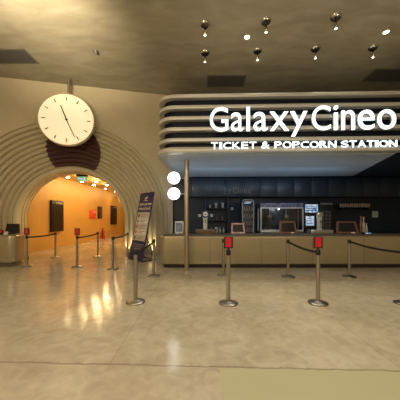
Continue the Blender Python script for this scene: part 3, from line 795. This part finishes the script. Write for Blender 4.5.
# ------------------------------------------------------------------ stanchions
POSTH = .93
def make_post(sign_):
    t = thing('stanchion', '', 'stanchion', (0, 0, 0))
    lathe('base', [(0, 0), (.17, 0), (.172, .012), (.166, .022), (.12, .036), (.06, .05), (.045, .06), (0, .06)], M['steel_base'], t, 40, ang=.9)
    lathe('pole', [(0, .058), (.036, .058), (.036, POSTH-.06), (0, POSTH-.06)], M['steel'], t, 24)
    c = lathe('belt_head', [(0, POSTH-.065), (.040, POSTH-.063), (.041, POSTH+.02), (.036, POSTH+.035), (0, POSTH+.037)], M['black'], t, 20)
    box('belt_slot', -.02, .02, -.046, -.0405, POSTH-.045, POSTH+.01, M['black_satin'], c, smooth=False)
    if sign_:
        s = lathe('sign_socket', [(0, POSTH+.036), (.018, POSTH+.036), (.018, POSTH+.075), (0, POSTH+.075)], M['black'], t, 12)
        f = box('sign_frame', -.08, .08, -.014, .014, POSTH+.06, POSTH+.27, M['black'], t, .004)
        k = box('sign_card', -.052, .052, -.0165, -.0142, POSTH+.082, POSTH+.256, M['red_glow'], f, smooth=False)
        for q, (u, v) in enumerate(((-.03, .03), (-.042, .042), (-.042, .035), (-.04, .04))):
            box('print_line', u, v, -.0180, -.0166, POSTH+.112+q*.033, POSTH+.120+q*.033, M['badge_red'], k, smooth=False)
    return t
posts = {}
pa = make_post(True); pb = make_post(False)
plist = [('A', 26.8, 266.3, 1, 'steel queue post with red sign at the corner of the left desk'),
 ('B', 55.5, 257.4, 0, 'steel queue post without sign in front of the first dark wall display in the archway'),
 ('C', 77.2, 267.0, 1, 'steel queue post with red sign before the middle of the archway'),
 ('D', 97.8, 256.6, 0, 'plain steel queue post in front of the red fire extinguisher'),
 ('E', 112.9, 268.8, 0, 'plain steel queue post near right side of the archway, belt running back to the arch'),
 ('FF', 127.6, 258.6, 0, 'plain steel queue post against the right foot of the arch, left of the banner'),
 ('G', 135.6, 302.3, 0, 'nearest plain steel queue post, standing in front of the leaning banner'),
 ('HH', 153.8, 275.9, 0, 'plain steel queue post between the leaning banner and the counter end'),
 ('I', 228.4, 303.6, 1, 'nearest red-signed queue post, in front of the counter right of the bronze column'),
 ('J', 223.6, 275.2, 0, 'plain steel queue post directly behind the red-signed post by the column'),
 ('K', 288.0, 276.8, 0, 'plain steel queue post before the counter under the popcorn cabinet'),
 ('L', 318.0, 303.4, 1, 'nearest red-signed queue post on the right, belt running back to its left'),
 ('MM', 349.3, 276.8, 0, 'plain steel queue post before the counter, belt running off to the right'),
 ('N', 405.0, 304.0, 0, 'queue post at the right picture edge, only the rim of its base in view')]
used = set()
for k, px, py, s, lab in plist:
    src = pa if s else pb; p = FL(px, py)
    if s not in used: used.add(s); o = src; o.location = p
    else: o = dup(src, p)
    o['label'] = lab; o['group'] = 'queue posts with red signs' if s else 'plain queue posts'
    posts[k] = o
def belt(k0, k1, sag, roll=0.):
    a = posts[k0].location.copy(); b = posts[k1].location.copy(); d = (b-a); L = d.length; n = d.normalized()
    bm = bmesh.new(); N = 14; rows = []
    side = Vector((-n.y, n.x, 0))
    for i in range(N+1):
        s = i/N; p = n*(.041+(L-.082)*s); z = POSTH-.018-sag*4*s*(1-s)
        rows.append([bm.verts.new(p+side*q*.002+Vector((0, 0, z+v))) for q, v in ((-1, -.024), (1, -.024), (1, .024), (-1, .024))])
    for A, B in zip(rows, rows[1:]):
        for i in range(4): bm.faces.new((A[i], A[(i+1) % 4], B[(i+1) % 4], B[i]))
    bm.faces.new(rows[0]); bm.faces.new(rows[-1])
    fin(bm, 'belt', M['belt'], posts[k0])
for k0, k1, s in (('A', 'B', .03), ('C', 'D', .03), ('E', 'FF', .02), ('G', 'HH', .04), ('L', 'K', .035), ('MM', 'N', .04)):
    belt(k0, k1, s)

# ------------------------------------------------------------------ leaning banner stand
bn = thing('banner_stand', 'tall navy and cream printed board leaning back on a stand beside the arch', 'banner', (-2.61, 8.77, 0))
ex = Vector((.655, -.68, 0)).normalized(); back = Vector((.68, .655, 0)).normalized()
BW, BH, LEAN = .94, 2.46, .50
LL = math.hypot(BH, LEAN); up = (Vector((0, 0, 1))*BH+back*LEAN)/LL; nrm = -ex.cross(up).normalized()
if nrm.dot(back) > 0: nrm = -nrm
def bq(name, u0, u1, v0, v1, d0, d1, m, par=bn):
    bm = bmesh.new()
    vs = []
    for dd in (d0, d1):
        vs.append([bm.verts.new(ex*u*BW+up*(.02+v*LL*.985)+nrm*dd) for u, v in ((u0, v0), (u1, v0), (u1, v1), (u0, v1))])
    A, B = vs
    bm.faces.new(A); bm.faces.new(B[::-1])
    for i in range(4): bm.faces.new((A[i], A[(i+1) % 4], B[(i+1) % 4], B[i]))
    return fin(bm, name, m, par, smooth=False)
board = bq('board', 0, 1, 0, 1, -.02, .0, M['navy'])
pan = bq('list_panel', .06, .94, .285, .70, .0005, .003, M['paper'])
for k in range(5):
    v1 = .69-k*.081
    row = bq('list_row', .10, .90, v1-.070, v1-.004, .0032, .0042, M['ink_white'] if k % 2 else M['paper'], pan)
    bq('rating_badge', .13, .24, v1-.060, v1-.014, .0044, .0054, [M['badge_dark'], M['badge_green'], M['badge_red'], M['badge_red'], M['badge_green']][k], pan)
    bq('print_line', .32, .84, v1-.030, v1-.020, .0044, .0052, M['ink'], pan); bq('print_line', .32, .68, v1-.052, v1-.043, .0044, .0052, M['ink'], pan)
for k in range(4): bq('print_line', .14, .86-.1*(k % 2), .225-k*.03, .237-k*.03, .0005, .0015, M['ink'])
def btext(s, u0, u1, v0, v1, name='heading'):
    me = glyph(s, .02, .01); a, b, c, d = glyph_box(me)
    for v in me.vertices:
        q = v.co.copy(); v.co = ex*BW*(u0+(q.x-a)/(b-a)*(u1-u0))+up*(.02+LL*.985*(v0+(q.y-c)/(d-c)*(v1-v0)))+nrm*(.001+(q.z+.01)*.1)
    me.update(); link(name, me, M['ink_white'], bn)
btext('PH\u00c2N LO\u1ea0I PHIM', .09, .93, .800, .845); btext('THEO \u0110\u1ed8 TU\u1ed4I', .10, .90, .730, .785)
# small winged emblem
bm = bmesh.new()
for pts in (((.40, .905), (.50, .935), (.60, .945), (.55, .925), (.62, .915), (.52, .905), (.46, .892)),):
    A = [bm.verts.new(ex*BW*u+up*(.02+LL*.985*v)+nrm*.001) for u, v in pts]; B = [bm.verts.new(ex*BW*u+up*(.02+LL*.985*v)+nrm*.003) for u, v in pts]
    bm.faces.new(A); bm.faces.new(B[::-1]); n_ = len(A)
    for i in range(n_): bm.faces.new((A[i], A[(i+1) % n_], B[(i+1) % n_], B[i]))
fin(bm, 'emblem', M['ink_white'], bn, smooth=False); bq('emblem_line', .36, .64, .876, .884, .001, .003, M['ink_white'])
# stand: two side bars on the floor and a strut up to the board
for u in (.12, .88):
    p0 = ex*u*BW
    tube('stand_leg', [p0+back*.03+Vector((0, 0, .022)), p0+back*.62+Vector((0, 0, .022)), p0+back*.62+Vector((0, 0, .022))][:2], .018, M['black'], bn, 8)
    tube('strut', [p0+back*.60+Vector((0, 0, .03)), p0+up*(.95)-nrm*.035], .014, M['black'], bn, 8)
tube('cross_bar', [ex*.12*BW+back*.60+Vector((0, 0, .022)), ex*.88*BW+back*.60+Vector((0, 0, .022))], .016, M['black'], bn, 8)

# ------------------------------------------------------------------ floor uplights at the feet of the ribs
def uplight(px, py, label):
    p = FL(px, py); p.z = 0
    t = thing('floor_uplight', label, 'uplight', p)
    lathe('body', [(0, 0), (.045, 0), (.045, .07), (.04, .075), (.035, .06), (0, .055)], M['black_satin'], t, 16)
    lathe('lens', [(0, .062), (.033, .064), (.033, .058)], M['uplight'], t, 16)
    L = bpy.data.lights.new('uplight_beam', 'SPOT'); L.energy = UPW; L.color = (1, .82, .5); L.spot_size = math.radians(70); L.spot_blend = .8; L.shadow_soft_size = .03
    o = bpy.data.objects.new('beam', L); COL.objects.link(o); o.location = p+Vector((0, 0, .085)); d = NV*-.25+Vector((0, 0, 1)); o.rotation_euler = d.to_track_quat('-Z', 'Y').to_euler()
UPW = 45
def ufoot(u, o, lab):
    q = AW(u, o, 0); uplight(CX+F*q.x/q.y, CY+F*H/q.y, lab)
ufoot(UC+2.14, -.42, 'small floor uplight at the right foot of the arch left of the banner')
ufoot(UC+3.12, -.06, 'small floor uplight at the arch foot between the banner and counter')
uplight(27.5, 258.8, 'small floor uplight at the left foot of the arch behind the desk')

# ------------------------------------------------------------------ corridor contents
def display(Y0, Y1, z0, z1, label):
    c = CW((Y0+Y1)/2); t = thing('wall_display', label, 'display', (c.x, c.y, (z0+z1)/2), CWA)
    w = (Y1-Y0)/2; h = (z1-z0)/2; D = .13
    box('case', .003, D, -w, w, -h, h, M['black_satin'], t, .012)
    box('screen', D+.0005, D+.006, -w+.07, w-.07, -h+.08, h-.2, M['screen_off'], t, smooth=False)
    k = box('header_strip', D+.0005, D+.004, -w+.3, w-.06, h-.15, h-.09, M['vent_frame'], t, smooth=False)
    for q in range(5): box('header_mark', D+.0042, D+.006, -w+.33+q*.09, -w+.385+q*.09, h-.137, h-.103, M['white'], k, smooth=False)
display(11.55, 12.5, .82, 2.37, 'large black portrait display on the orange wall, nearer one at left')
display(19.0, 20.1, .95, 2.45, 'black portrait display far along the orange wall, by the right arch edge')
c = CW(16.0); t = thing('fire_sign', 'square red sign on the orange corridor wall', 'sign', (c.x, c.y, 1.75), CWA)
box('panel', .003, .02, -.48, .46, -.33, .27, M['red_sign'], t, .004); box('print_block', .0205, .023, .06, .40, -.15, .05, M['badge_red'], t, smooth=False)
for q in range(2): box('print_line', .0205, .023, .05, .4, .1+q*.07, .13+q*.07, M['paper'], t, smooth=False)
c = CW(17.0); t = thing('alarm_cabinet', 'narrow dark framed box right of the red sign on the orange wall', 'cabinet', (c.x, c.y, 1.88), CWA)
box('case', .003, .1, -.30, .30, -.42, .40, M['black_satin'], t, .01); box('window', .1005, .106, -.2, .2, -.05, .32, M['copper'], t, smooth=False); box('label_plate', .1005, .104, -.2, .2, -.34, -.14, M['vent'], t, smooth=False)
c = CW(17.3, .16); t = thing('fire_extinguisher', 'red fire extinguisher on the floor against the orange wall', 'fire extinguisher', (c.x, c.y, 0))
lathe('cylinder', [(0, 0), (.11, 0), (.12, .02), (.12, .52), (.10, .60), (.045, .65), (.03, .67), (0, .67)], M['red_paint'], t, 24)
lathe('valve', [(0, .668), (.032, .668), (.032, .72), (0, .72)], M['chrome'], t, 14)
box('handle', -.02, .02, -.15, .05, .72, .75, M['black'], t, .006)
tube('hose', [(0, -.03, .70), (0, -.14, .66), (0, -.165, .50), (0, -.15, .28)], .016, M['black'], t, 10)
box('label_band', .105, .1225, -.06, .06, .25, .42, M['paper'], t)
# exit sign hung from the corridor ceiling
p = W(82.4, 178.6, 11.6)
t = thing('exit_sign', 'small green lit exit sign hanging in the crown of the arch', 'exit sign', p)
box('housing', -.27, .27, -.05, .05, .10, .20, M['black'], t, .006)
k = box('panel', -.25, .25, -.012, .012, -.13, .099, M['exit'], t, .003)
for x in (-.2, .2): tube('hanger', [(x, 0, .20), (x, 0, 3.6-p.z)], .01, M['black'], t, 8)
box('arrow_bar', -.20, -.02, -.0155, -.0125, -.03, .01, M['exit_white'], k, smooth=False)
bm = bmesh.new(); add_lathe(bm, [(0, .0155), (.022, .0155), (.022, .0125), (0, .0125)], 14, (.10, 0, .055), RX); add_box(bm, .075, .125, -.0155, -.0125, -.03, .03); add_box(bm, .06, .085, -.0155, -.0125, -.09, -.03); add_box(bm, .115, .15, -.0155, -.0125, -.09, -.03)
fin(bm, 'running_figure', M['exit_white'], k, smooth=False)
# corridor downlights
cd = None
for iy, Y in enumerate((11.9, 13.3, 14.8, 16.6, 18.6, 21.)):
    for ix, x in enumerate((-6.55, -5.75, -4.95, -4.1)):
        if cd is None:
            cd = thing('corridor_downlight', 'small bright surface downlight on the corridor ceiling', 'ceiling light', (x, Y, 3.6), 0, 'downlights on the corridor ceiling')
            lathe('can', [(0, -.093), (.085, -.093), (.09, -.085), (.09, 0), (0, 0)], M['white'], cd, 16)
            lathe('lens', [(0, -.106), (.07, -.102), (.075, -.094), (0, -.094)], M['lens_corridor'], cd, 16)
        else: dup(cd, (x, Y, 3.6))

# ------------------------------------------------------------------ light
def lamp(kind, name, loc, energy, color, target=None, **kw):
    L = bpy.data.lights.new(name, kind); L.energy = energy; L.color = color
    for k, v in kw.items(): setattr(L, k, v)
    o = bpy.data.objects.new(name, L); COL.objects.link(o); o.location = loc
    if target is not None: o.rotation_euler = (Vector(target)-Vector(loc)).to_track_quat('-Z', 'Y').to_euler()
    return o
WARM = (1., .80, .50)
# added point fills for the lobby, unseen, out of frame above and behind
WARM = (1., .82, .55)
lamp('POINT', 'lobby_fill', (-4.5, -1.0, 3.4), 430, WARM, shadow_soft_size=.25)
lamp('POINT', 'lobby_fill', (-5.2, 3.8, 5.0), 30, WARM, shadow_soft_size=.25)
lamp('POINT', 'lobby_fill', (-1.6, 3.0, 4.4), 45, WARM, shadow_soft_size=.25)
lamp('POINT', 'lobby_fill', (3.6, 2.0, 3.2), 120, (1, .85, .62), shadow_soft_size=.25)
lamp('SPOT', 'ceiling_fill', (-3.6, 3.7, 4.85), 1500, (1, .84, .58), (-3.9, 5.3, 6.6), spot_size=math.radians(90), spot_blend=1., shadow_soft_size=.2)  # unseen fill added to brighten the ceiling on the left
lamp('AREA', 'overhead_fill', (0, -2.0, 6.5), 600, (1, .86, .64), (0, -1.2, 0), size=4.)  # added overhead fill behind the camera, mainly for the floor
# corridor downlights
for Y in (11.9, 13.3, 14.8, 18.6):
    for x in (-5.75, -4.1):
        lamp('POINT', 'corridor_beam', (x, Y, 3.40), 34, (1, .70, .29), shadow_soft_size=.06)
# recessed downlights
for px, py in ((247, 37), (386, 32)):
    p = CP(px, py); lamp('SPOT', 'downlight_beam', p-Vector((0, 0, .03)), 160, (1, .86, .62), p-Vector((0, 0, 3)), spot_size=math.radians(75), spot_blend=.7, shadow_soft_size=.06)
# the pendant spotlights
for px, py in ((205, 24), (266, 21), (336, 17), (205, 52.5), (257.5, 50.5), (315.5, 48.5), (373, 47.5)):
    p = CP(px, py); lamp('SPOT', 'spotlight_beam', p-Vector((0, 0, .33)), 170, (1, .88, .68), p-Vector((0, .9, 5)), spot_size=math.radians(64), spot_blend=.8, shadow_soft_size=.04)
# added cool fill behind the counter, aimed up to brighten the soffit
lamp('AREA', 'soffit_fill', (.4, 8.05, .94), 18, (.58, .80, 1.), (.4, 7.2, 3.2), shape='RECTANGLE', size=3.2, size_y=.12)
lamp('AREA', 'soffit_fill', (4.0, 8.05, .94), 12, (.58, .80, 1.), (4.0, 7.2, 3.2), shape='RECTANGLE', size=3.0, size_y=.12)

for x in (.7, 3.6):
    lamp('AREA', 'kiosk_back_fill', (x, 7.75, 2.95), 8, (.33, .62, 1.), (x, 10.2, 1.2), shape='RECTANGLE', size=2.4, size_y=.12)  # unseen cool fill added to turn the kiosk interior navy
wd_ = bpy.data.worlds.new('world'); S.world = wd_; wd_.use_nodes = True
bg = wd_.node_tree.nodes['Background']; bg.inputs[0].default_value = (1, .85, .6, 1); bg.inputs[1].default_value = .01

# ------------------------------------------------------------------ camera
cam = bpy.data.cameras.new('camera'); co = bpy.data.objects.new('camera', cam); COL.objects.link(co)
co.location = (0, 0, H); co.rotation_euler = (PI/2, 0, 0)
cam.sensor_width = 36; cam.lens = F/400*36; cam.shift_y = (CY-200)/400; cam.clip_start = .05
S.camera = co
S.view_settings.view_transform = 'Standard'; S.view_settings.look = 'None'
S.view_settings.gamma = 1; S.view_settings.use_curve_mapping = False
S.view_settings.exposure = 0.0
S.cycles.max_bounces = 6; S.cycles.use_denoising = True
